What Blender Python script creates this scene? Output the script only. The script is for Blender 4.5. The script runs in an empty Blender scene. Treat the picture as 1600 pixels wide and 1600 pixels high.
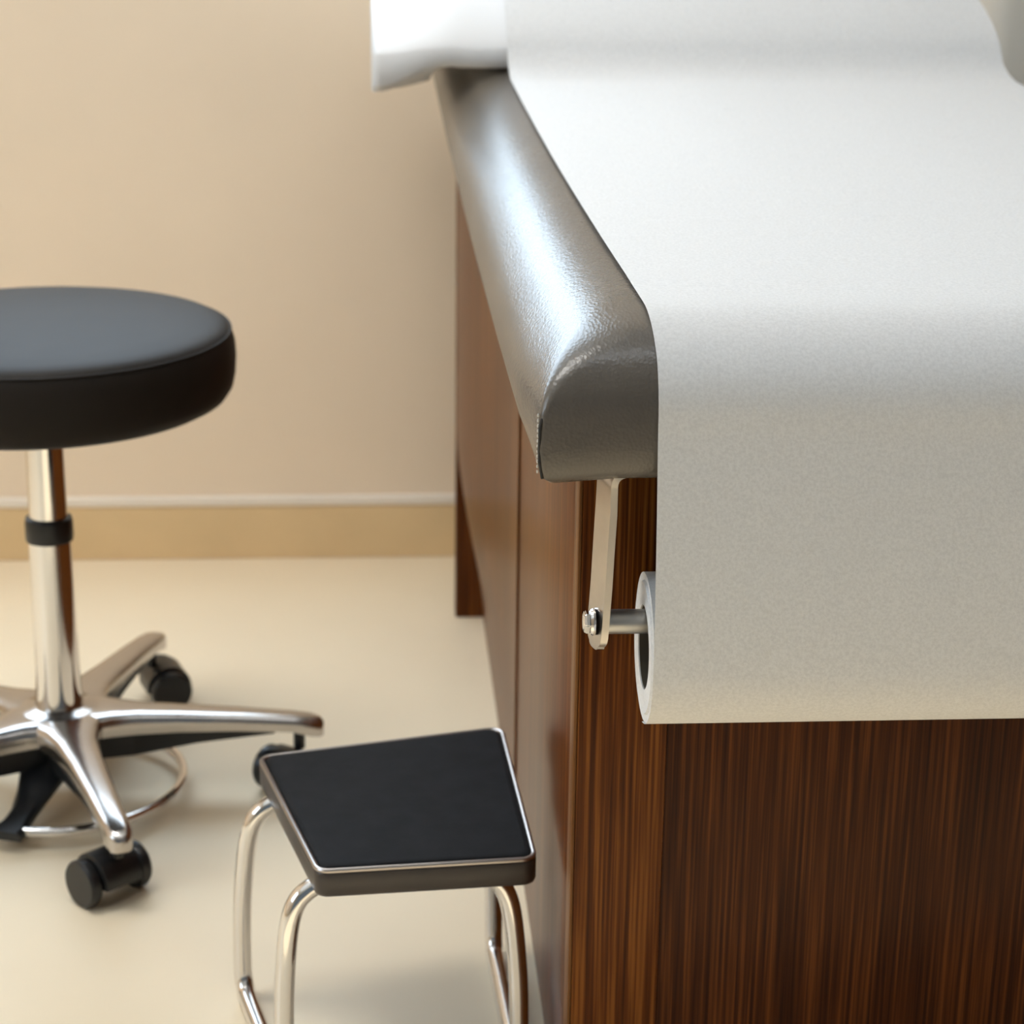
import bpy, bmesh, math, random
from mathutils import Vector, Matrix, noise
random.seed(4)
PI = math.pi
S = bpy.context.scene
C = S.collection

# ------------------------------------------------------------------ materials
def new_mat(name):
    m = bpy.data.materials.new(name); m.use_nodes = True
    nt = m.node_tree
    return m, nt, nt.nodes['Principled BSDF']

def coords(nt, scale=(1, 1, 1), rot=(0, 0, 0)):
    tc = nt.nodes.new('ShaderNodeTexCoord'); mp = nt.nodes.new('ShaderNodeMapping')
    mp.inputs['Scale'].default_value = scale; mp.inputs['Rotation'].default_value = rot
    nt.links.new(tc.outputs['Object'], mp.inputs['Vector'])
    return mp.outputs['Vector']

def noise_tex(nt, vec, scale, detail=3, rough=.55):
    n = nt.nodes.new('ShaderNodeTexNoise')
    n.inputs['Scale'].default_value = scale; n.inputs['Detail'].default_value = detail
    n.inputs['Roughness'].default_value = rough
    nt.links.new(vec, n.inputs['Vector'])
    return n.outputs['Fac']

def ramp(nt, fac, stops):
    r = nt.nodes.new('ShaderNodeValToRGB')
    e = r.color_ramp.elements
    while len(e) < len(stops): e.new(.5)
    for k, (p, c) in enumerate(stops):
        e[k].position = p; e[k].color = (*c, 1)
    nt.links.new(fac, r.inputs['Fac'])
    return r.outputs['Color']

def bump(nt, bs, fac, strength, dist):
    b = nt.nodes.new('ShaderNodeBump')
    b.inputs['Strength'].default_value = strength; b.inputs['Distance'].default_value = dist
    nt.links.new(fac, b.inputs['Height']); nt.links.new(b.outputs['Normal'], bs.inputs['Normal'])

def surface(name, col, var=.06, scale=6, rough=.5, bstr=0, bscale=200, bdist=.001, metal=0, coat=0, spec=.5):
    m, nt, bs = new_mat(name)
    v = coords(nt)
    f = noise_tex(nt, v, scale, 4)
    a = tuple(c * (1 - var) for c in col); b = tuple(min(1, c * (1 + var)) for c in col)
    nt.links.new(ramp(nt, f, [(.3, a), (.7, b)]), bs.inputs['Base Color'])
    bs.inputs['Roughness'].default_value = rough; bs.inputs['Metallic'].default_value = metal
    bs.inputs['Coat Weight'].default_value = coat; bs.inputs['Specular IOR Level'].default_value = spec
    if bstr: bump(nt, bs, noise_tex(nt, v, bscale, 2), bstr, bdist)
    return m

def wood_mat(name, axis, dark, mid, light, rough=.32):
    m, nt, bs = new_mat(name)
    s = [330, 330, 4.0]
    v = coords(nt, tuple(s))
    f = noise_tex(nt, v, 1.0, 3, .6)
    v2 = coords(nt, (40, 40, .9))
    f2 = noise_tex(nt, v2, 1.0, 3, .5)
    mx = nt.nodes.new('ShaderNodeMath'); mx.operation = 'MULTIPLY_ADD'
    nt.links.new(f2, mx.inputs[0]); mx.inputs[1].default_value = .16
    ad = nt.nodes.new('ShaderNodeMath'); ad.operation = 'MULTIPLY'
    nt.links.new(f, ad.inputs[0]); ad.inputs[1].default_value = .6
    nt.links.new(ad.outputs[0], mx.inputs[2])
    nt.links.new(ramp(nt, mx.outputs[0], [(.29, dark), (.39, mid), (.48, light)]), bs.inputs['Base Color'])
    bs.inputs['Roughness'].default_value = rough
    bs.inputs['Specular IOR Level'].default_value = .11
    bump(nt, bs, f, .12, .0006)
    return m

M = {}
M['wall'] = surface('wall paint beige', (.87, .72, .55), .03, 3, .75, .08, 300, .001)
M['wall_cool'] = surface('unseen wall grey blue bounce tint', (.20, .245, .30), .03, 3, .75, .08, 300, .001)  # unseen walls; tint invented to cool the bounce on the hanging paper
M['ceiling'] = surface('ceiling white', (.84, .84, .83), .02, 3, .85)
M['floor'] = surface('cream vinyl floor', (.83, .71, .525), .035, 2.2, .38, .04, 60, .001)
M['base'] = surface('tan skirting', (.76, .56, .31), .05, 8, .45)
M['cap'] = surface('pale skirting cap', (.86, .78, .68), .03, 8, .4)
M['wood'] = wood_mat('cherry laminate', 'z', (.042, .0095, .0010), (.105, .028, .0034), (.215, .073, .012), .30)
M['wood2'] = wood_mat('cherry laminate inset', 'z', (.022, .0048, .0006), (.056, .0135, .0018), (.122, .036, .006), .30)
M['wood_edge'] = wood_mat('oak edge band', 'z', (.10, .036, .009), (.16, .066, .020), (.22, .10, .036), .4)
M['leather'] = None
M['chrome'] = surface('polished chrome', (.78, .76, .75), .02, 10, .10, metal=1)
M['alu'] = surface('polished aluminium', (.52, .49, .47), .04, 10, .2, metal=1)
M['steel'] = surface('brushed steel bar', (.50, .465, .43), .06, 40, .30, metal=1)
M['rod'] = surface('satin aluminium rod', (.46, .45, .43), .04, 40, .40, metal=1)
M['black'] = surface('black plastic', (.008, .008, .009), .1, 30, .35)
M['rubber'] = surface('black ribbed rubber', (.010, .010, .011), .25, 45, .65, .25, 500, .0006, spec=.1)
M['rim'] = surface('dark brown metal rim', (.045, .035, .030), .1, 30, .35)
M['edge'] = surface('grey aluminium edging', (.42, .38, .36), .05, 30, .3, metal=1)
M['seat'] = surface('dark brown vinyl', (.020, .016, .013), .08, 20, .55, .15, 900, .0004, spec=.12)
M['cream'] = surface('cream plastic', (.88, .86, .80), .02, 5, .45)
M['thread'] = surface('pale thread', (.6, .57, .52), .05, 50, .7)
M['groove'] = surface('dark seam', (.02, .017, .014), .05, 50, .8)
M['core'] = surface('grey cardboard core', (.060, .048, .030), .1, 60, .9)
M['frame'] = surface('white window frame', (.8, .8, .79), .02, 8, .4)
M['linen'] = surface('white pillow cotton', (.76, .76, .77), .012, 9, .9, .1, 700, .0004)

def leather():
    m, nt, bs = new_mat('taupe vinyl upholstery')
    v = coords(nt)
    f = noise_tex(nt, v, 14, 3)
    nt.links.new(ramp(nt, f, [(.3, (.098, .084, .070)), (.7, (.116, .101, .085))]), bs.inputs['Base Color'])
    bs.inputs['Roughness'].default_value = .27
    vo = nt.nodes.new('ShaderNodeTexVoronoi'); vo.inputs['Scale'].default_value = 420
    v2 = coords(nt, (1, .55, 1))
    wv = nt.nodes.new('ShaderNodeTexNoise'); wv.inputs['Scale'].default_value = 330; wv.inputs['Detail'].default_value = 3
    nt.links.new(v2, vo.inputs['Vector']); nt.links.new(v2, wv.inputs['Vector'])
    ad = nt.nodes.new('ShaderNodeMath'); ad.operation = 'ADD'
    nt.links.new(vo.outputs['Distance'], ad.inputs[0]); nt.links.new(wv.outputs['Fac'], ad.inputs[1])
    bump(nt, bs, ad.outputs[0], .30, .0006)
    return m
M['leather'] = leather()

def paper():
    m, nt, bs = new_mat('white crepe exam paper')
    v = coords(nt)
    f = noise_tex(nt, v, 430, 4, .65)
    nt.links.new(ramp(nt, f, [(.34, (.66, .658, .66)), (.62, (.75, .748, .75))]), bs.inputs['Base Color'])
    bs.inputs['Roughness'].default_value = .8
    bs.inputs['Specular IOR Level'].default_value = .25
    bump(nt, bs, f, .30, .0007)
    return m
M['paper'] = paper()
M['roll_end'] = surface('paper roll edge', (.86, .84, .82), .03, 80, .85)

def glow(name, col, strength):
    m, nt, bs = new_mat(name)
    bs.inputs['Base Color'].default_value = (*col, 1)
    bs.inputs['Emission Color'].default_value = (*col, 1); bs.inputs['Emission Strength'].default_value = strength
    return m
M['panel'] = glow('ceiling light diffuser', (1, .98, .94), 11.5)
M['panel2'] = glow('ceiling light diffuser narrow', (.88, .94, 1), 5.0)

def glass():
    m, nt, bs = new_mat('window glass')
    nt.nodes.remove(bs)
    g = nt.nodes.new('ShaderNodeBsdfTransparent')
    g.inputs['Color'].default_value = (.95, .97, .97, 1)
    gl = nt.nodes.new('ShaderNodeBsdfGlossy'); gl.inputs['Roughness'].default_value = .02
    mx = nt.nodes.new('ShaderNodeMixShader'); mx.inputs[0].default_value = .05
    nt.links.new(g.outputs[0], mx.inputs[1]); nt.links.new(gl.outputs[0], mx.inputs[2])
    nt.links.new(mx.outputs[0], nt.nodes['Material Output'].inputs['Surface'])
    return m
M['glass'] = glass()

# ------------------------------------------------------------------ helpers
ROOT = {}
def thing(name, label, cat, loc, group=None):
    o = bpy.data.objects.new(name, None); C.objects.link(o)
    o.empty_display_size = .05
    o.location = loc; o['label'] = label; o['category'] = cat
    if group: o['group'] = group
    ROOT[o] = Vector(loc)
    return o

def obj(name, bm, mat, parent=None, smooth=True, sharp=35, origin=None):
    bmesh.ops.recalc_face_normals(bm, faces=bm.faces)
    off = ROOT[parent] if parent else (Vector(origin) if origin else Vector((0, 0, 0)))
    for v in bm.verts: v.co -= off
    me = bpy.data.meshes.new(name); bm.to_mesh(me); bm.free()
    for p in me.polygons: p.use_smooth = smooth
    if smooth: me.set_sharp_from_angle(angle=math.radians(sharp))
    me.materials.append(mat)
    o = bpy.data.objects.new(name, me); C.objects.link(o)
    if parent: o.parent = parent; ROOT[o] = off
    else: o.location = off
    return o

def structure(name, bm, mat, smooth=False):
    o = obj(name, bm, mat, None, smooth); o['kind'] = 'structure'
    return o

def box(bm, x0, x1, y0, y1, z0, z1, bev=0, seg=2):
    t = bmesh.new()
    bmesh.ops.create_cube(t, size=1)
    for v in t.verts:
        v.co = Vector(((x0 + x1) / 2 + v.co.x * (x1 - x0), (y0 + y1) / 2 + v.co.y * (y1 - y0), (z0 + z1) / 2 + v.co.z * (z1 - z0)))
    if bev: bmesh.ops.bevel(t, geom=t.edges[:], offset=bev, segments=seg, affect='EDGES', profile=.5)
    merge(bm, t)

def merge(bm, t):
    me = bpy.data.meshes.new('tmp'); t.to_mesh(me); t.free(); bm.from_mesh(me); bpy.data.meshes.remove(me)

def loft(bm, loops, closed=True, cap0=True, cap1=True):
    rows = [[bm.verts.new(p) for p in lp] for lp in loops]
    n = len(rows[0])
    for a, b in zip(rows, rows[1:]):
        for i in range(n if closed else n - 1):
            j = (i + 1) % n
            bm.faces.new((a[i], a[j], b[j], b[i]))
    if cap0 and closed: bm.faces.new(rows[0][::-1])
    if cap1 and closed: bm.faces.new(rows[-1])
    return rows

def lathe(bm, c, prof, n=48, cap0=True, cap1=True):
    loft(bm, [[(c[0] + r * math.cos(2 * PI * k / n), c[1] + r * math.sin(2 * PI * k / n), c[2] + z) for k in range(n)] for r, z in prof], True, cap0, cap1)

def lathe_x(bm, c, prof, n=48, cap0=True, cap1=True):   # axis along X, profile (r, x)
    loft(bm, [[(c[0] + x, c[1] + r * math.cos(2 * PI * k / n), c[2] + r * math.sin(2 * PI * k / n)) for k in range(n)] for r, x in prof], True, cap0, cap1)

def tube(bm, pts, r, n=14, closed=False):
    pts = [Vector(p) for p in pts]; L = len(pts); loops = []
    up = None
    for i, p in enumerate(pts):
        if closed: t = pts[(i + 1) % L] - pts[i - 1]
        else: t = pts[min(i + 1, L - 1)] - pts[max(i - 1, 0)]
        t.normalize()
        if up is None:
            up = Vector((0, 0, 1)) if abs(t.z) < .9 else Vector((1, 0, 0))
        u = (up - t * up.dot(t)).normalized(); w = t.cross(u); up = u
        loops.append([p + r * (math.cos(2 * PI * k / n) * u + math.sin(2 * PI * k / n) * w) for k in range(n)])
    if closed: loops.append(loops[0])
    loft(bm, loops, True, not closed, not closed)
    if closed: bmesh.ops.remove_doubles(bm, verts=bm.verts, dist=1e-6)

def smoothstep(a, b, x):
    t = min(1, max(0, (x - a) / (b - a))); return t * t * (3 - 2 * t)

def spline(pts, n=10):       # Catmull-Rom through points
    P = [Vector(p) for p in pts]; out = []
    for i in range(len(P) - 1):
        p0, p1, p2, p3 = P[max(i - 1, 0)], P[i], P[i + 1], P[min(i + 2, len(P) - 1)]
        for k in range(n):
            t = k / n
            out.append(.5 * ((2 * p1) + (p2 - p0) * t + (2 * p0 - 5 * p1 + 4 * p2 - p3) * t * t + (3 * p1 - p0 - 3 * p2 + p3) * t ** 3))
    out.append(P[-1]); return out

# ------------------------------------------------------------------ room
XL, XR, YF, YB, H = -2.2, 2.1, -1.9, 2.9601, 2.55
bm = bmesh.new(); box(bm, XL - .1, XR + .1, YF - .1, YB + .1, -.1, 0); structure('floor', bm, M['floor'])
bm = bmesh.new(); box(bm, XL - .1, XR + .1, YF - .1, YB + .1, H, H + .1); structure('ceiling', bm, M['ceiling'])
WX0, WX1, WZ0, WZ1 = -1.35, .01, .84, 2.1
bm = bmesh.new()
box(bm, XL, WX0, YB, YB + .1, 0, H); box(bm, WX1, XR, YB, YB + .1, 0, H)
box(bm, WX0, WX1, YB, YB + .1, 0, WZ0); box(bm, WX0, WX1, YB, YB + .1, WZ1, H)
structure('wall_back', bm, M['wall'])
LY0, LY1, LZ0, LZ1 = .1, 1.3, 1.0, 2.1
bm = bmesh.new()
box(bm, XL - .1, XL, YF, LY0, 0, H); box(bm, XL - .1, XL, LY1, YB + .1, 0, H)
box(bm, XL - .1, XL, LY0, LY1, 0, LZ0); box(bm, XL - .1, XL, LY0, LY1, LZ1, H)
structure('wall_left', bm, M['wall'])
bm = bmesh.new(); box(bm, XR, XR + .1, YF, YB + .1, 0, H); structure('wall_right', bm, M['wall_cool'])
bm = bmesh.new(); box(bm, XL, XR, YF - .1, YF, 0, H); structure('wall_front', bm, M['wall_cool'])
bm = bmesh.new(); box(bm, XL, XR, YB - .010, YB, 0, .081, .002); structure('baseboard_back', bm, M['base'])
bm = bmesh.new(); box(bm, XL, XR, YB - .012, YB, .081, .096, .003); structure('trim_1', bm, M['cap'])
bm = bmesh.new(); box(bm, XL, XL + .010, YF, YB - .012, 0, .081, .002); structure('baseboard_left', bm, M['base'])
bm = bmesh.new(); box(bm, XL, XL + .012, YF, YB - .012, .081, .096, .003); structure('trim_2', bm, M['cap'])

def window(name, a0, a1, z0, z1, back):
    def bx(bm, u0, u1, d0, d1, w0, w1, bev=.002):
        if back: box(bm, u0, u1, YB + d0, YB + d1, w0, w1, bev)
        else: box(bm, XL - d1, XL - d0, u0, u1, w0, w1, bev)
    bm = bmesh.new(); t = .028; mid = (a0 + a1) / 2
    bx(bm, a0, a0 + t, .02, .08, z0, z1); bx(bm, a1 - t, a1, .02, .08, z0, z1)
    bx(bm, a0 + t, a1 - t, .02, .08, z0, z0 + t); bx(bm, a0 + t, a1 - t, .02, .08, z1 - t, z1)
    bx(bm, mid - .015, mid + .015, .02, .08, z0 + t, z1 - t)
    w = structure(name, bm, M['frame'])
    bm = bmesh.new(); bx(bm, a0 + t, mid - .015, .048, .052, z0 + t, z1 - t, 0); obj('pane', bm, M['glass'], None, False).parent = w
    bm = bmesh.new(); bx(bm, mid + .015, a1 - t, .048, .052, z0 + t, z1 - t, 0); obj('pane', bm, M['glass'], None, False).parent = w
window('window_1', WX0, WX1, WZ0, WZ1, True)
window('window_2', LY0, LY1, LZ0, LZ1, False)

def ceiling_light(x, y, sx, sy, label, mat):
    t = thing('ceiling_light', label, 'light', (x, y, H), 'ceiling light panels')
    bm = bmesh.new()
    for a in ((-sx, -sx + .03, -sy, sy), (sx - .03, sx, -sy, sy), (-sx + .03, sx - .03, -sy, -sy + .03), (-sx + .03, sx - .03, sy - .03, sy)):
        box(bm, x + a[0], x + a[1], y + a[2], y + a[3], H - .04, H, .002)
    obj('frame', bm, M['frame'], t)
    bm = bmesh.new(); box(bm, x - sx + .03, x + sx - .03, y - sy + .03, y + sy - .03, H - .03, H - .01); obj('diffuser', bm, mat, t)
ceiling_light(.35, 1.17, .45, .15, 'narrow ceiling light panel above the near end of the table', M['panel2'])
ceiling_light(-.75, 1.90, .6, .3, 'long ceiling light panel above the stool', M['panel'])

# ------------------------------------------------------------------ exam table
SX = .1523            # plane of the cabinet's side
FY = 1.4705           # plane of the cabinet's front
RX = .70
table = thing('exam_table', 'wood-sided medical exam table with taupe padded top and paper roll', 'exam table', (.42, 2.05, 0))

bm = bmesh.new()
box(bm, SX + .075, RX - .006, FY + .012, 2.698, .0, .605)
obj('cabinet_body', bm, M['wood'], table, False)
# front: two stiles and the inset panel
bm = bmesh.new(); box(bm, SX + .0025, .2237, FY, FY + .02, 0, .612, .0008); obj('front_stile', bm, M['wood'], table)
bm = bmesh.new(); box(bm, RX - .07, RX, FY, FY + .02, 0, .612, .0008); obj('front_stile', bm, M['wood'], table)
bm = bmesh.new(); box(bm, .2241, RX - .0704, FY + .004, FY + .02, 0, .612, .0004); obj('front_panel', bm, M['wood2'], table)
# near side panel with its pale edge band
bm = bmesh.new(); box(bm, SX, SX + .06, FY + .030, 2.068, 0, .612, .0006); obj('side_panel', bm, M['wood'], table)
bm = bmesh.new(); box(bm, SX - .0003, SX + .0022, FY + .0002, FY + .0296, 0, .612, .0003); obj('edge_band', bm, M['wood_edge'], table)['label'] = 'pale edge band'
# far side panel, sweeping outwards near its far end
bm = bmesh.new(); ny, nz = 30, 30; a = []; b = []
for i in range(ny + 1):
    y = 2.0705 + (2.6985 - 2.0705) * i / ny
    ra, rb = [], []
    for k in range(nz + 1):
        z = .612 * k / nz
        fl = .037 * smoothstep(2.12, 2.62, y) * smoothstep(0, .27, z)
        ra.append((SX - .0022 - fl, y, z)); rb.append((SX + .03 - fl, y, z))
    a.append(ra); b.append(rb)
loft(bm, [ra + rb[::-1] for ra, rb in zip(a, b)])
obj('side_panel', bm, M['wood'], table)
bm = bmesh.new(); box(bm, .1125, RX + .03, 2.70, 2.735, 0, .66, .0015); obj('end_panel', bm, M['wood'], table)

# padded top
CX0, CX1, CY0, CY1 = .1128, .725, 1.366, 2.86
BULGE = .0055
ZB, ZS, ZT = .6155, .655, .722
def bed_shift(y): return -.0165 * (y - 1.38)
def bed_raise(y):
    t = max(0, y - 1.38); return .043 * (t / .97) ** 1.7
def ring_pts(inset, rc, z, n=9, ny=40, nx=14):
    x0, x1, y0, y1 = CX0 + inset, CX1 - inset, CY0 + inset, CY1 - inset
    pts = []
    def arc(cx, cy, a0):
        for k in range(n + 1):
            t = a0 + PI / 2 * k / n; pts.append((cx + rc * math.cos(t), cy + rc * math.sin(t)))
    def seg(p, q, m):
        for k in range(1, m): pts.append((p[0] + (q[0] - p[0]) * k / m, p[1] + (q[1] - p[1]) * k / m))
    arc(x0 + rc, y0 + rc, PI); seg((x0 + rc, y0), (x1 - rc, y0), nx)
    arc(x1 - rc, y0 + rc, PI * 1.5); seg((x1, y0 + rc), (x1, y1 - rc), ny)
    arc(x1 - rc, y1 - rc, 0); seg((x1 - rc, y1), (x0 + rc, y1), nx)
    arc(x0 + rc, y1 - rc, PI / 2); seg((x0, y1 - rc), (x0, y0 + rc), ny)
    out = []
    for x, y in pts:
        d = math.hypot(x - CX0, y - CY0)
        droop = -.004 * math.exp(-(d / .035) ** 2) if z < ZS - .01 else 0
        bl = BULGE * math.sin(PI * min(1, max(0, (z - ZB) / .075))) 
        if abs(x - x0) < 1e-6: x -= bl * smoothstep(0, .12, y - CY0)
        out.append((x + bed_shift(y), y, z + bed_raise(y) + droop))
    return out
A, B = .080, ZT - ZS
loops = [ring_pts(.10, .02, ZB + .001), ring_pts(.018, .008, ZB), ring_pts(.008, .005, ZB + .0015), ring_pts(.002, .004, ZB + .007), ring_pts(0, .004, ZB + .016)]
for z in (.643, ZS): loops.append(ring_pts(-.0012 if z < ZS else 0, .004, z))
for k in range(1, 15):
    t = PI / 2 * k / 14
    ins = A * (1 - math.cos(t)); loops.append(ring_pts(ins, .004 + .95 * ins, ZS + B * math.sin(t) ** .94))
for ins in (.10, .14, .2, .26, .302): loops.append(ring_pts(ins, .08 if ins < .2 else .306 - ins, ZT + (.0004 if ins < .2 else -.004)))
bm = bmesh.new(); rows = loft(bm, loops)
cushion = obj('cushion', bm, M['leather'], table, sharp=60)
# corner seam: dark groove and stitches
bm = bmesh.new()
cp = [(CX0 + .0013 - .0006, CY0 + .0013 - .0006, z) for z in (ZB + .006, ZB + .016, .63, .643, ZS, ZS + .006)]
cp[0] = (CX0 + .003, CY0 + .003, ZB + .003); cp[-1] = (CX0 + .0022, CY0 + .0022, ZS + .006)
tube(bm, cp, .0011, 8); obj('corner_seam', bm, M['groove'], cushion)['label'] = 'dark corner seam'
bm = bmesh.new()
for k in range(12):
    z = ZB + .008 + .0036 * k
    t = bmesh.new(); bmesh.ops.create_uvsphere(t, u_segments=8, v_segments=6, radius=.00075)
    for v in t.verts: v.co = Vector((CX0 - .0005 + v.co.x, CY0 + .0030 + v.co.y, z + v.co.z * 1.8))
    merge(bm, t)
obj('stitching', bm, M['thread'], cushion)['label'] = 'pale stitches'
# deck under the padding
bm = bmesh.new()
loft(bm, [[(x0 + bed_shift(y), y, z0), (x1 + bed_shift(y), y, z0), (x1 + bed_shift(y), y, ZB + bed_raise(y)), (x0 + bed_shift(y), y, ZB + bed_raise(y))]
          for (x0, x1, z0) in ((SX + .03, .69, .600),) for y in [1.49 + 1.32 * k / 16 for k in range(17)]])
obj('deck', bm, M['black'], table, False)

# roll holder
RCY, RCZ, RR, RI = 1.400, .4812, .0542, .0305
RODZ, RODR = RCZ + RI - .0014 - .0092, .0089
def bracket(xc, s):
    # flat bar, bent at the top and screwed under the padding; s = +1 flange towards +X
    wx, ty = .026, .005
    path = []
    for z, dx in ((.4845, -.0042), (.4862, -.0041), (.4890, -.0040), (.4925, -.0038), (.50, -.0035), (.53, -.002), (.56, -.001), (.585, 0)): path.append((xc + s * dx, z, 0))
    R = .014
    for k in range(1, 9):
        t = PI / 2 * k / 8; path.append((xc + s * R * (1 - math.cos(t)), .6014 + R * math.sin(t), t))
    path.append((xc + s * (R + .028), .6014 + R, PI / 2))
    ang = math.radians(17) * s
    loops = []
    for i, (x, z, t) in enumerate(path):
        nx, nz = math.cos(t) * 1, -math.sin(t) * s * s
        lp = []
        w = wx / 2 * (.60, .76, .90, .975, 1)[min(i, 4)]
        tw = math.radians(17) * (1 - smoothstep(0, 1.2, t))
        for (u, n_) in ((-1, -1), (1, -1), (1, 1), (-1, 1)):
            px = x + s * n_ * ty / 2 * math.cos(t) - s * u * w * math.sin(tw)
            pz = z - n_ * ty / 2 * math.sin(t)
            lp.append((px, RCY + u * w * math.cos(tw), pz))
        loops.append(lp)
    # rounded lower end
    x, z, _ = path[0]
    pre = []
    for k in range(1, 5):
        f = k / 4; w = wx / 2 * .60 * (1 - f ** 2 * .8)
        lp = []
        for (u, n_) in ((-1, -1), (1, -1), (1, 1), (-1, 1)):
            lp.append((x + s * n_ * ty / 2 - s * u * w * math.sin(math.radians(17)), RCY + u * w * math.cos(math.radians(17)), z - .0035 * math.sin(f * PI / 2)))
        pre.insert(0, lp)
    bm = bmesh.new(); loft(bm, pre + loops)
    bmesh.ops.bevel(bm, geom=[e for e in bm.edges if len(e.link_faces) == 2 and e.calc_face_angle(0) > .8], offset=.0008, segments=2, affect='EDGES')
    br = obj('roll_bracket', bm, M['steel'], table, sharp=40)
    bm = bmesh.new()
    xb = xc - s * .0071
    lathe_x(bm, (xb, RCY, RODZ), [(.0095, s * .001), (.0100, -s * .0006), (.0092, -s * .0024), (.0070, -s * .0030)], 28)
    t = bmesh.new()
    lathe_x(t, (xb - s * .0030, RCY, RODZ), [(.0086, s * .0005), (.0086, -s * .0030), (.0070, -s * .0044), (.003, -s * .0047)], 6)
    bmesh.ops.bevel(t, geom=t.edges[:], offset=.0006, segments=2, affect='EDGES')
    merge(bm, t)
    obj('bolt', bm, M['chrome'], br)['label'] = 'shiny chrome bolt'
    return br
br = bracket(.1640, 1); bracket(.7600, -1)
bm = bmesh.new()
lathe_x(bm, (0, RCY, RODZ), [(.0102, .1658), (.0102, .1672), (RODR, .1674), (RODR, .7560)], 36)
obj('rod', bm, M['rod'], br)['label'] = 'satin aluminium rod'

# ------------------------------------------------------------------ paper: roll and sheet
PX0, PX1 = .1935, .722
roll_t = thing('paper_roll', 'white exam table paper unrolling from the rod over the padded top', 'paper roll', (.45, RCY, RCZ - RR))
bm = bmesh.new()
prof = [(RI, 0), (RI + .006, -.0004), (RI + .010, .0006), (.0475, -.0006), (.0485, .0012), (RR - .0012, .0004), (RR, .0006)]
n = 72; L = PX1 - PX0
loops = []
for r, x in prof + [(RR, L - .001), (RR - .001, L), (RI, L)]:
    loops.append([(PX0 + x, RCY + r * math.cos(2 * PI * k / n), RCZ + r * math.sin(2 * PI * k / n)) for k in range(n)])
loops.append(loops[0])
loft(bm, loops, True, False, False); bmesh.ops.remove_doubles(bm, verts=bm.verts, dist=1e-6)
obj('roll', bm, M['paper'], roll_t, sharp=50)
bm = bmesh.new()
loops = []
for r, x in ((RI - .0002, .0009), (RI - .0002, L - .002), (RI - .0014, L - .002), (RI - .0014, .0009)):
    loops.append([(PX0 + x, RCY + r * math.cos(2 * PI * k / n), RCZ + r * math.sin(2 * PI * k / n)) for k in range(n)])
loops.append(loops[0]); loft(bm, loops, True, False, False); bmesh.ops.remove_doubles(bm, verts=bm.verts, dist=1e-6)
obj('core', bm, M['core'], roll_t)['label'] = 'dark cardboard core'

PY0 = 2.40            # where the pillow's front bulges
PCY, PCZ, PHY, PHZ = 2.635, .796, .222, .100
G = .0018
path = []
for k in range(0, 15):                                   # wrapped round the roll, from its rear top under and up to its front
    t = math.radians(-100) - math.radians(80) * k / 14
    path.append((RCY + (RR + .0006) * math.cos(t), RCZ + (RR + .0006) * math.sin(t)))
# front tangent up to the padding's face
path += [(1.3456, .50), (1.3476, .53), (1.3515, .565), (1.3560, .60)]
path += [(CY0 - G - .004, .628), (CY0 - G - .0012, .645)]
for k in range(0, 15):
    t = PI / 2 * k / 14
    y = CY0 + A * (1 - math.cos(t)) - G * math.cos(t); z = ZS + B * math.sin(t) ** .94 + G * math.sin(t)
    path.append((y, z + bed_raise(y)))
for k in range(1, 22):
    y = CY0 + A + (2.335 - CY0 - A) * k / 21
    path.append((y, ZT + G + .0006 + bed_raise(y)))
zb = ZT + bed_raise(2.335)
path += [(2.356, zb + .005), (2.374, zb + .0115), (2.388, zb + .021)]
for k in range(0, 16):
    t = PI - PI * .60 * k / 15
    ex = 1.45 if math.cos(t) < 0 else 1
    path.append((PCY + (PHY + .016) * math.copysign(abs(math.cos(t)) ** ex, math.cos(t)), PCZ + .004 + (PHZ + .012) * abs(math.sin(t)) ** ex))
bm = bmesh.new(); loops = []
for i, (y, z) in enumerate(path):
    (ya, za), (yb, zb_) = path[max(i - 1, 0)], path[min(i + 1, len(path) - 1)]
    ln = math.hypot(yb - ya, zb_ - za) or 1
    ny_, nz_ = -(zb_ - za) / ln, (yb - ya) / ln                  # outward side of the paper
    x0 = PX0 - .038 * max(0, min(y, 2.42) - 1.38); x1 = PX1 + .006 * max(0, min(y, 2.34) - 1.5) - .20 * max(0, y - 2.34)
    top, bot = [], []
    for k in range(41):
        x = x0 + (x1 - x0) * k / 40
        w = 0
        if y > 1.5:
            w = .0010 * noise.noise(Vector((x * 7, y * 3, 2))) * smoothstep(1.5, 1.8, y)
            if y < 2.34: w = max(w, -.0005)
        zz = z + w + (.0008 if y > 1.5 and y < 2.34 else 0)
        top.append((x, y + ny_ * .0003, zz + nz_ * .0003)); bot.append((x, y, zz))
    loops.append(top + bot[::-1])
loft(bm, loops)
obj('sheet', bm, M['paper'], roll_t, sharp=50)

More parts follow.
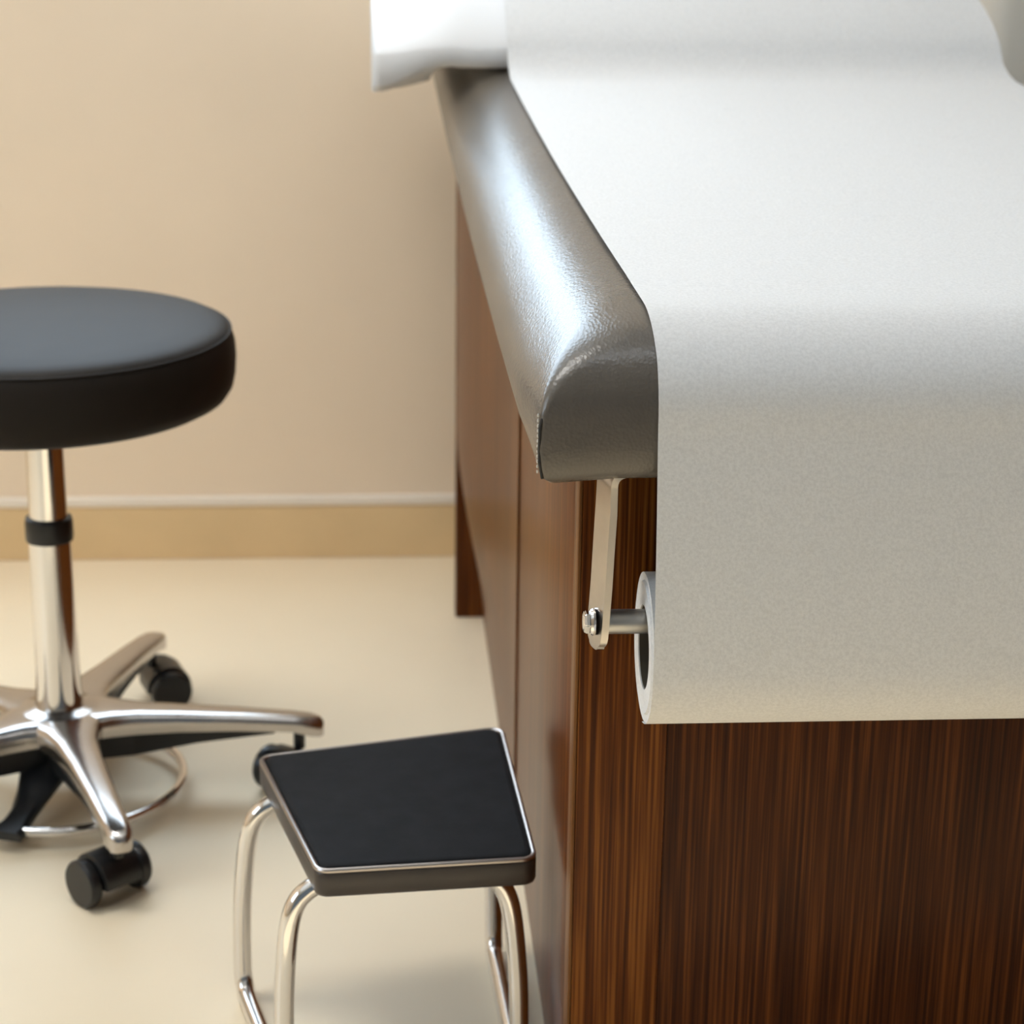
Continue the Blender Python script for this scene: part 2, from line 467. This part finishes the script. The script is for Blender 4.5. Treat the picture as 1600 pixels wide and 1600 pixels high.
# ------------------------------------------------------------------ pillow
bm = bmesh.new(); nu, nv = 60, 64; loops = []
X0p, X1p = .004, .676
for i in range(nu + 1):
    u = i / nu; x = X0p + (X1p - X0p) * u
    e = min(u, 1 - u) * (X1p - X0p)
    full = smoothstep(-.02, .13, e)
    hz = PHZ * (.52 + .48 * full); hy = PHY * (.955 + .045 * full)
    left = 1 - smoothstep(0, .095, x - X0p)
    lp = []
    for k in range(nv):
        t = 2 * PI * k / nv
        cy, sz = math.cos(t), math.sin(t)
        y = PCY + hy * cy
        if sz > 0 and cy < 0: y = PCY - hy * abs(cy) ** 1.45
        z = PCZ + (hz if sz > 0 else hz * .55) * math.copysign(abs(sz) ** ((1.45 if cy < 0 else 1) if sz > 0 else .7), sz)
        if u < .5:
            z += -.036 * left * (1.0 if sz < 0 else .25)
        z += .007 * noise.noise(Vector((x * 9, y * 7, z * 9))) + .004 * noise.noise(Vector((x * 22, y * 16, 3)))
        y += .004 * noise.noise(Vector((x * 12 + 5, z * 14, y * 6)))
        zmin = ZT + bed_raise(y) + .003
        if CX0 - .034 < x and z < zmin: z = zmin
        lp.append((x, y, z))
    loops.append(lp)
rows = loft(bm, loops, True, False, True)
# the open hem at the left: turn the edge inwards
inner = [[(x + .03, PCY + (y - PCY) * .93, (PCZ - .01) + (z - PCZ + .01) * .62) for (x, y, z) in loops[0]],
         [(x + .05, PCY + (y - PCY) * .6, (PCZ - .01) + (z - PCZ + .01) * .3) for (x, y, z) in loops[0]]]
prev = rows[0]
for lp in inner:
    vs = [bm.verts.new(p) for p in lp]
    for k in range(nv):
        j = (k + 1) % nv; bm.faces.new((prev[j], prev[k], vs[k], vs[j]))
    prev = vs
bm.faces.new(prev)
pil = obj('pillow', bm, M['linen'], None, sharp=180, origin=(.34, PCY, ZT + bed_raise(PCY)))
pil['label'] = 'plump white pillow at the far head of the exam table under the paper'; pil['category'] = 'pillow'

# ------------------------------------------------------------------ cream box on the back wall
bx = thing('wall_dispenser', 'cream rounded box on the back wall right of the pillow', 'box', (.99, 2.9, .66))
bm = bmesh.new()
def rr(x0, x1, z0, z1, r, y, n=10):
    p = []
    for cx, cz, a0 in ((x1 - r, z1 - r, 0), (x0 + r, z1 - r, PI / 2), (x0 + r, z0 + r, PI), (x1 - r, z0 + r, 1.5 * PI)):
        for k in range(n + 1):
            t = a0 + PI / 2 * k / n; p.append((cx + r * math.cos(t), y, cz + r * math.sin(t)))
    return p
lp = [rr(.828, 1.16, .665, 1.02, .075, YB - .0005)]
for k in range(8):
    t = PI / 2 * k / 7; d = .035 * (1 - math.cos(t)); lp.append(rr(.828 + d, 1.16 - d, .665 + d, 1.02 - d, .075 - d * .6, YB - .085 - .035 * math.sin(t)))
loft(bm, lp); obj('body', bm, M['cream'], bx, sharp=50)
bm = bmesh.new(); loft(bm, [rr(.90, 1.09, .78, .95, .02, YB - .1198), rr(.90, 1.09, .78, .95, .02, YB - .1235), rr(.904, 1.086, .784, .946, .018, YB - .1245)])
obj('cover', bm, M['cream'], bx, sharp=50)

# ------------------------------------------------------------------ stool
SXc, SYc = -.3457, 2.17
stool = thing('rolling_stool', 'round black swivel stool on five polished arms with casters', 'stool', (SXc, SYc, 0))
bm = bmesh.new()
c = (SXc, SYc, 0)
prof = [(.06, .4545), (.165, .4545), (.183, .4560), (.194, .462), (.2005, .472), (.2035, .486), (.2045, .503), (.2035, .518), (.2010, .527), (.1985, .5315), (.1950, .5345), (.189, .5372), (.178, .5395), (.15, .5425), (.10, .5455), (.05, .547), (.012, .5475)]
lathe(bm, c, prof, 72); seat = obj('seat', bm, M['seat'], stool, sharp=60)
bm = bmesh.new()
tube(bm, [(SXc + .1994 * math.cos(2 * PI * k / 72), SYc + .1994 * math.sin(2 * PI * k / 72), .5308) for k in range(72)], .0014, 8, True)
obj('seam', bm, M['seat'], seat)
bm = bmesh.new(); lathe(bm, c, [(.09, .4545), (.09, .449), (.032, .443), (.0275, .435), (.024, .425), (.02, .424)][::-1], 40); obj('seat_plate', bm, M['black'], stool)
bm = bmesh.new(); lathe(bm, c, [(.0203, .31), (.0203, .437)], 40); obj('piston', bm, M['chrome'], stool)
bm = bmesh.new(); lathe(bm, c, [(.0215, .301), (.0250, .302), (.0255, .306), (.0255, .322), (.0245, .327), (.0215, .3285)], 40); obj('collar', bm, M['black'], stool)['label'] = 'black plastic collar'
bm = bmesh.new(); lathe(bm, c, [(.0265, .095), (.0258, .112), (.0240, .150), (.0228, .304)], 40); obj('column', bm, M['chrome'], stool)
bm = bmesh.new()
lathe(bm, c, [(.020, .062), (.040, .066), (.050, .082), (.052, .094), (.048, .104), (.040, .109), (.030, .1105), (.028, .112)], 48)
obj('hub', bm, M['alu'], stool)
for a in range(5):
    th = math.radians(1.5 + 72 * a)
    d = Vector((math.cos(th), math.sin(th), 0)); w = Vector((-math.sin(th), math.cos(th), 0)); o = Vector((SXc, SYc, 0))
    bm = bmesh.new(); loops = []
    for r, hw, zt, dep in ((.018, .046, .107, .022), (.040, .040, .1075, .024), (.058, .030, .1065, .025), (.085, .0225, .1045, .024), (.13, .0190, .1015, .021), (.20, .0160, .0965, .018), (.255, .0145, .0915, .017), (.275, .0135, .0885, .020), (.285, .0105, .0855, .019), (.2895, .006, .081, .014)):
        lp = []
        for (u, z) in ((-1, -dep), (-1.04, -dep * .55), (-.98, -.0045), (-.80, -.0012), (-.4, 0), (.4, 0), (.80, -.0012), (.98, -.0045), (1.04, -dep * .55), (1, -dep)):
            lp.append(o + d * r + w * (u * hw) + Vector((0, 0, zt + z)))
        loops.append(lp)
    loft(bm, loops)
    arm = obj('arm', bm, M['alu'], stool, sharp=50)
    bm = bmesh.new(); loops = []
    for r, hw, zt, dep in ((.03, .024, .088, .036), (.08, .014, .082, .030), (.15, .012, .082, .018), (.235, .010, .078, .006)):
        loops.append([o + d * r + w * (u * hw) + Vector((0, 0, zt + z)) for u, z in ((-1, -dep), (-1, 0), (1, 0), (1, -dep))])
    loft(bm, loops); obj('rib', bm, M['black'], arm, False)['label'] = 'black underside rib'
    # caster at the arm's end
    cc = o + d * .262; sw = th + (0.9, 2.2, 4.0, 1.3, 0.4)[a]
    f = Vector((math.cos(sw), math.sin(sw), 0)); g = Vector((-math.sin(sw), math.cos(sw), 0)); wc = cc - f * .016
    bm = bmesh.new(); lathe(bm, (cc.x, cc.y, 0), [(.0065, .050), (.0065, .080)], 16)
    t = bmesh.new(); n = 22; lps = []
    for s_, rr_ in ((-.0235, .022), (-.021, .0275), (.021, .0275), (.0235, .022)):
        lps.append([wc + g * s_ + f * (rr_ * math.cos(q)) + Vector((0, 0, .0255 + rr_ * math.sin(q))) for q in [math.radians(-8 + 196 * k / n) for k in range(n + 1)]])
    loft(t, lps); merge(bm, t)
    cas = obj('caster', bm, M['black'], stool)
    for s_ in (-1, 1):
        bm = bmesh.new(); n = 28; lps = []
        for q_, rr_ in ((.0245, .018), (.0248, .0235), (.028, .0250), (.034, .0250), (.037, .0228), (.0372, .010)):
            lps.append([wc + g * (s_ * q_) + f * (rr_ * math.cos(2 * PI * k / n)) + Vector((0, 0, .0250 + rr_ * math.sin(2 * PI * k / n))) for k in range(n)])
        loft(bm, lps); obj('wheel', bm, M['black'], cas)
bm = bmesh.new()
tube(bm, [(SXc + .132 * math.cos(2 * PI * k / 64), SYc + .132 * math.sin(2 * PI * k / 64), .020) for k in range(64)], .0055, 12, True)
ringo = obj('foot_ring', bm, M['chrome'], stool); ringo['label'] = 'thin chrome foot ring'
for th in (math.radians(253), math.radians(73), math.radians(163), math.radians(343)):
    d = Vector((math.cos(th), math.sin(th), 0)); w = Vector((-math.sin(th), math.cos(th), 0)); o = Vector((SXc, SYc, 0))
    if th not in (math.radians(253), math.radians(73)): continue
    bm = bmesh.new(); loops = []
    for r, hw, z in ((.012, .030, .060), (.045, .028, .052), (.075, .019, .036), (.10, .0145, .026), (.118, .015, .022), (.134, .019, .020), (.146, .017, .019)):
        loops.append([o + d * r + w * (u * hw) + Vector((0, 0, z + q)) for u, q in ((-1, -.004), (-1, .002), (-.7, .006), (.7, .006), (1, .002), (1, -.004))])
    loft(bm, loops); obj('foot_lever', bm, M['black'], stool)['label'] = 'black foot lever'

# ------------------------------------------------------------------ step stool
ZP = .23
A_, B_, C_, D_ = Vector((-.107, 1.769, 0)), Vector((.1215, 1.827, 0)), Vector((.134, 1.56, 0)), Vector((-.048, 1.545, 0))
ctr = (A_ + B_ + C_ + D_) / 4
step = thing('step_stool', 'low black-topped step stool with chrome legs beside the exam table', 'step stool', (ctr.x, ctr.y, 0))
def quad(inset, r, z, n=6):
    P = [A_, B_, C_, D_]; out = []
    for i in range(4):
        p, a, b = P[i], P[i - 1], P[(i + 1) % 4]
        ua, ub = (a - p).normalized(), (b - p).normalized()
        ang = ua.angle(ub); bis = (ua + ub).normalized()
        q = p + bis * (inset / math.sin(ang / 2))
        cen = q + bis * (r / math.sin(ang / 2)); tl = r / math.tan(ang / 2)
        s, e = q + ua * tl - cen, q + ub * tl - cen
        for k in range(n + 1):
            v = s.slerp(e, k / n) if n else s
            out.append(cen + v.normalized() * r + Vector((0, 0, z)))
    return out
bm = bmesh.new()
loft(bm, [quad(.006, .008, ZP - .027), quad(.001, .012, ZP - .025), quad(0, .012, ZP - .022), quad(0, .012, ZP - .005), quad(.001, .012, ZP - .003), quad(.004, .011, ZP - .002)])
plat = obj('platform', bm, M['rim'], step, sharp=50)
bm = bmesh.new()
tube(bm, [p for p in quad(.0022, .011, ZP - .0022)], .0024, 10, True); obj('edging', bm, M['edge'], plat)['label'] = 'grey metal edging'
bm = bmesh.new()
loft(bm, [quad(.0046, .010, ZP - .004), quad(.0046, .010, ZP - .001), quad(.006, .010, ZP + .0004), quad(.010, .009, ZP + .0008)])
obj('tread', bm, M['rubber'], step, sharp=50)['label'] = 'black rubber tread'
def leg(P, Q, out):
    e = (Q - P).normalized(); z = ZP - .034
    pts = [P + e * .035 - out * .03 + Vector((0, 0, z + .004)), P + e * .035 + out * -.004 + Vector((0, 0, z)), P + e * .033 + out * .014 + Vector((0, 0, z - .022)), P + e * .030 + out * .022 + Vector((0, 0, .11)), P + e * .028 + out * .024 + Vector((0, 0, .045)),
           P + e * .034 + out * .024 + Vector((0, 0, .016)), P + e * .060 + out * .024 + Vector((0, 0, .0085)), Q - e * .060 + out * .024 + Vector((0, 0, .0085)), Q - e * .034 + out * .024 + Vector((0, 0, .016)), Q - e * .028 + out * .024 + Vector((0, 0, .045)),
           Q - e * .030 + out * .022 + Vector((0, 0, .11)), Q - e * .033 + out * .014 + Vector((0, 0, z - .022)), Q - e * .035 - out * .004 + Vector((0, 0, z)), Q - e * .035 - out * .03 + Vector((0, 0, z + .004))]
    bm = bmesh.new(); tube(bm, spline(pts, 8), .0085, 14); obj('leg', bm, M['chrome'], step)
leg(A_, D_, Vector((-.97, -.22, 0)))
leg(B_ - Vector((.034, 0, 0)), C_ - Vector((.034, 0, 0)), Vector((1, 0, 0)))

# ------------------------------------------------------------------ light
w = bpy.data.worlds.new('daylight'); S.world = w; w.use_nodes = True
bg = w.node_tree.nodes['Background']; bg.inputs['Color'].default_value = (.72, .85, 1, 1); bg.inputs['Strength'].default_value = 7.6
def portal(loc, rot, sx, sy):
    l = bpy.data.lights.new('window_portal', 'AREA'); l.shape = 'RECTANGLE'; l.size = sx; l.size_y = sy
    l.cycles.is_portal = True
    o = bpy.data.objects.new('window_portal', l); C.objects.link(o); o.location = loc; o.rotation_euler = rot
portal(((WX0 + WX1) / 2, YB + .11, (WZ0 + WZ1) / 2), (-PI / 2, 0, 0), WX1 - WX0, WZ1 - WZ0)
portal((XL - .11, (LY0 + LY1) / 2, (LZ0 + LZ1) / 2), (0, -PI / 2, 0), LZ1 - LZ0, LY1 - LY0)

sl = bpy.data.lights.new('added_sun', 'SUN'); sl.energy = 8.0; sl.color = (1, .90, .76); sl.angle = math.radians(1.0)  # beam added to light the floor; its bounce warms the roll's underside
so = bpy.data.objects.new('added_sun', sl); C.objects.link(so)
so.rotation_euler = Vector((.86, -.02, -.51)).to_track_quat('-Z', 'Y').to_euler()

# ------------------------------------------------------------------ camera
pitch, yaw, roll = .3204, .0696, .0133
cp_, sp_, cy_, sy_ = math.cos(pitch), math.sin(pitch), math.cos(yaw), math.sin(yaw)
fw = Vector((sy_ * cp_, cy_ * cp_, -sp_)); rt = Vector((cy_, -sy_, 0)); up = rt.cross(fw)
r2 = math.cos(roll) * rt + math.sin(roll) * up; u2 = -math.sin(roll) * rt + math.cos(roll) * up
mtx = Matrix((r2, u2, -fw)).transposed().to_4x4(); mtx.translation = Vector((0, 0, 1.05))
cd = bpy.data.cameras.new('camera'); cam = bpy.data.objects.new('camera', cd); C.objects.link(cam)
cam.matrix_world = mtx
cd.sensor_fit = 'HORIZONTAL'; cd.sensor_width = 36; cd.lens = 36 * 3300 / 1600
cd.clip_start = .05; cd.clip_end = 60
cd.dof.use_dof = True; cd.dof.focus_distance = 1.50; cd.dof.aperture_fstop = 8
S.camera = cam
vs = S.view_settings
S.display_settings.display_device = 'sRGB'
vs.view_transform = 'Standard'; vs.look = 'None'; vs.gamma = 1; vs.exposure = .06
vs.use_curve_mapping = False
S.cycles.use_denoising = True
S.cycles.max_bounces = 10; S.cycles.diffuse_bounces = 6
S.cycles.sample_clamp_indirect = 8
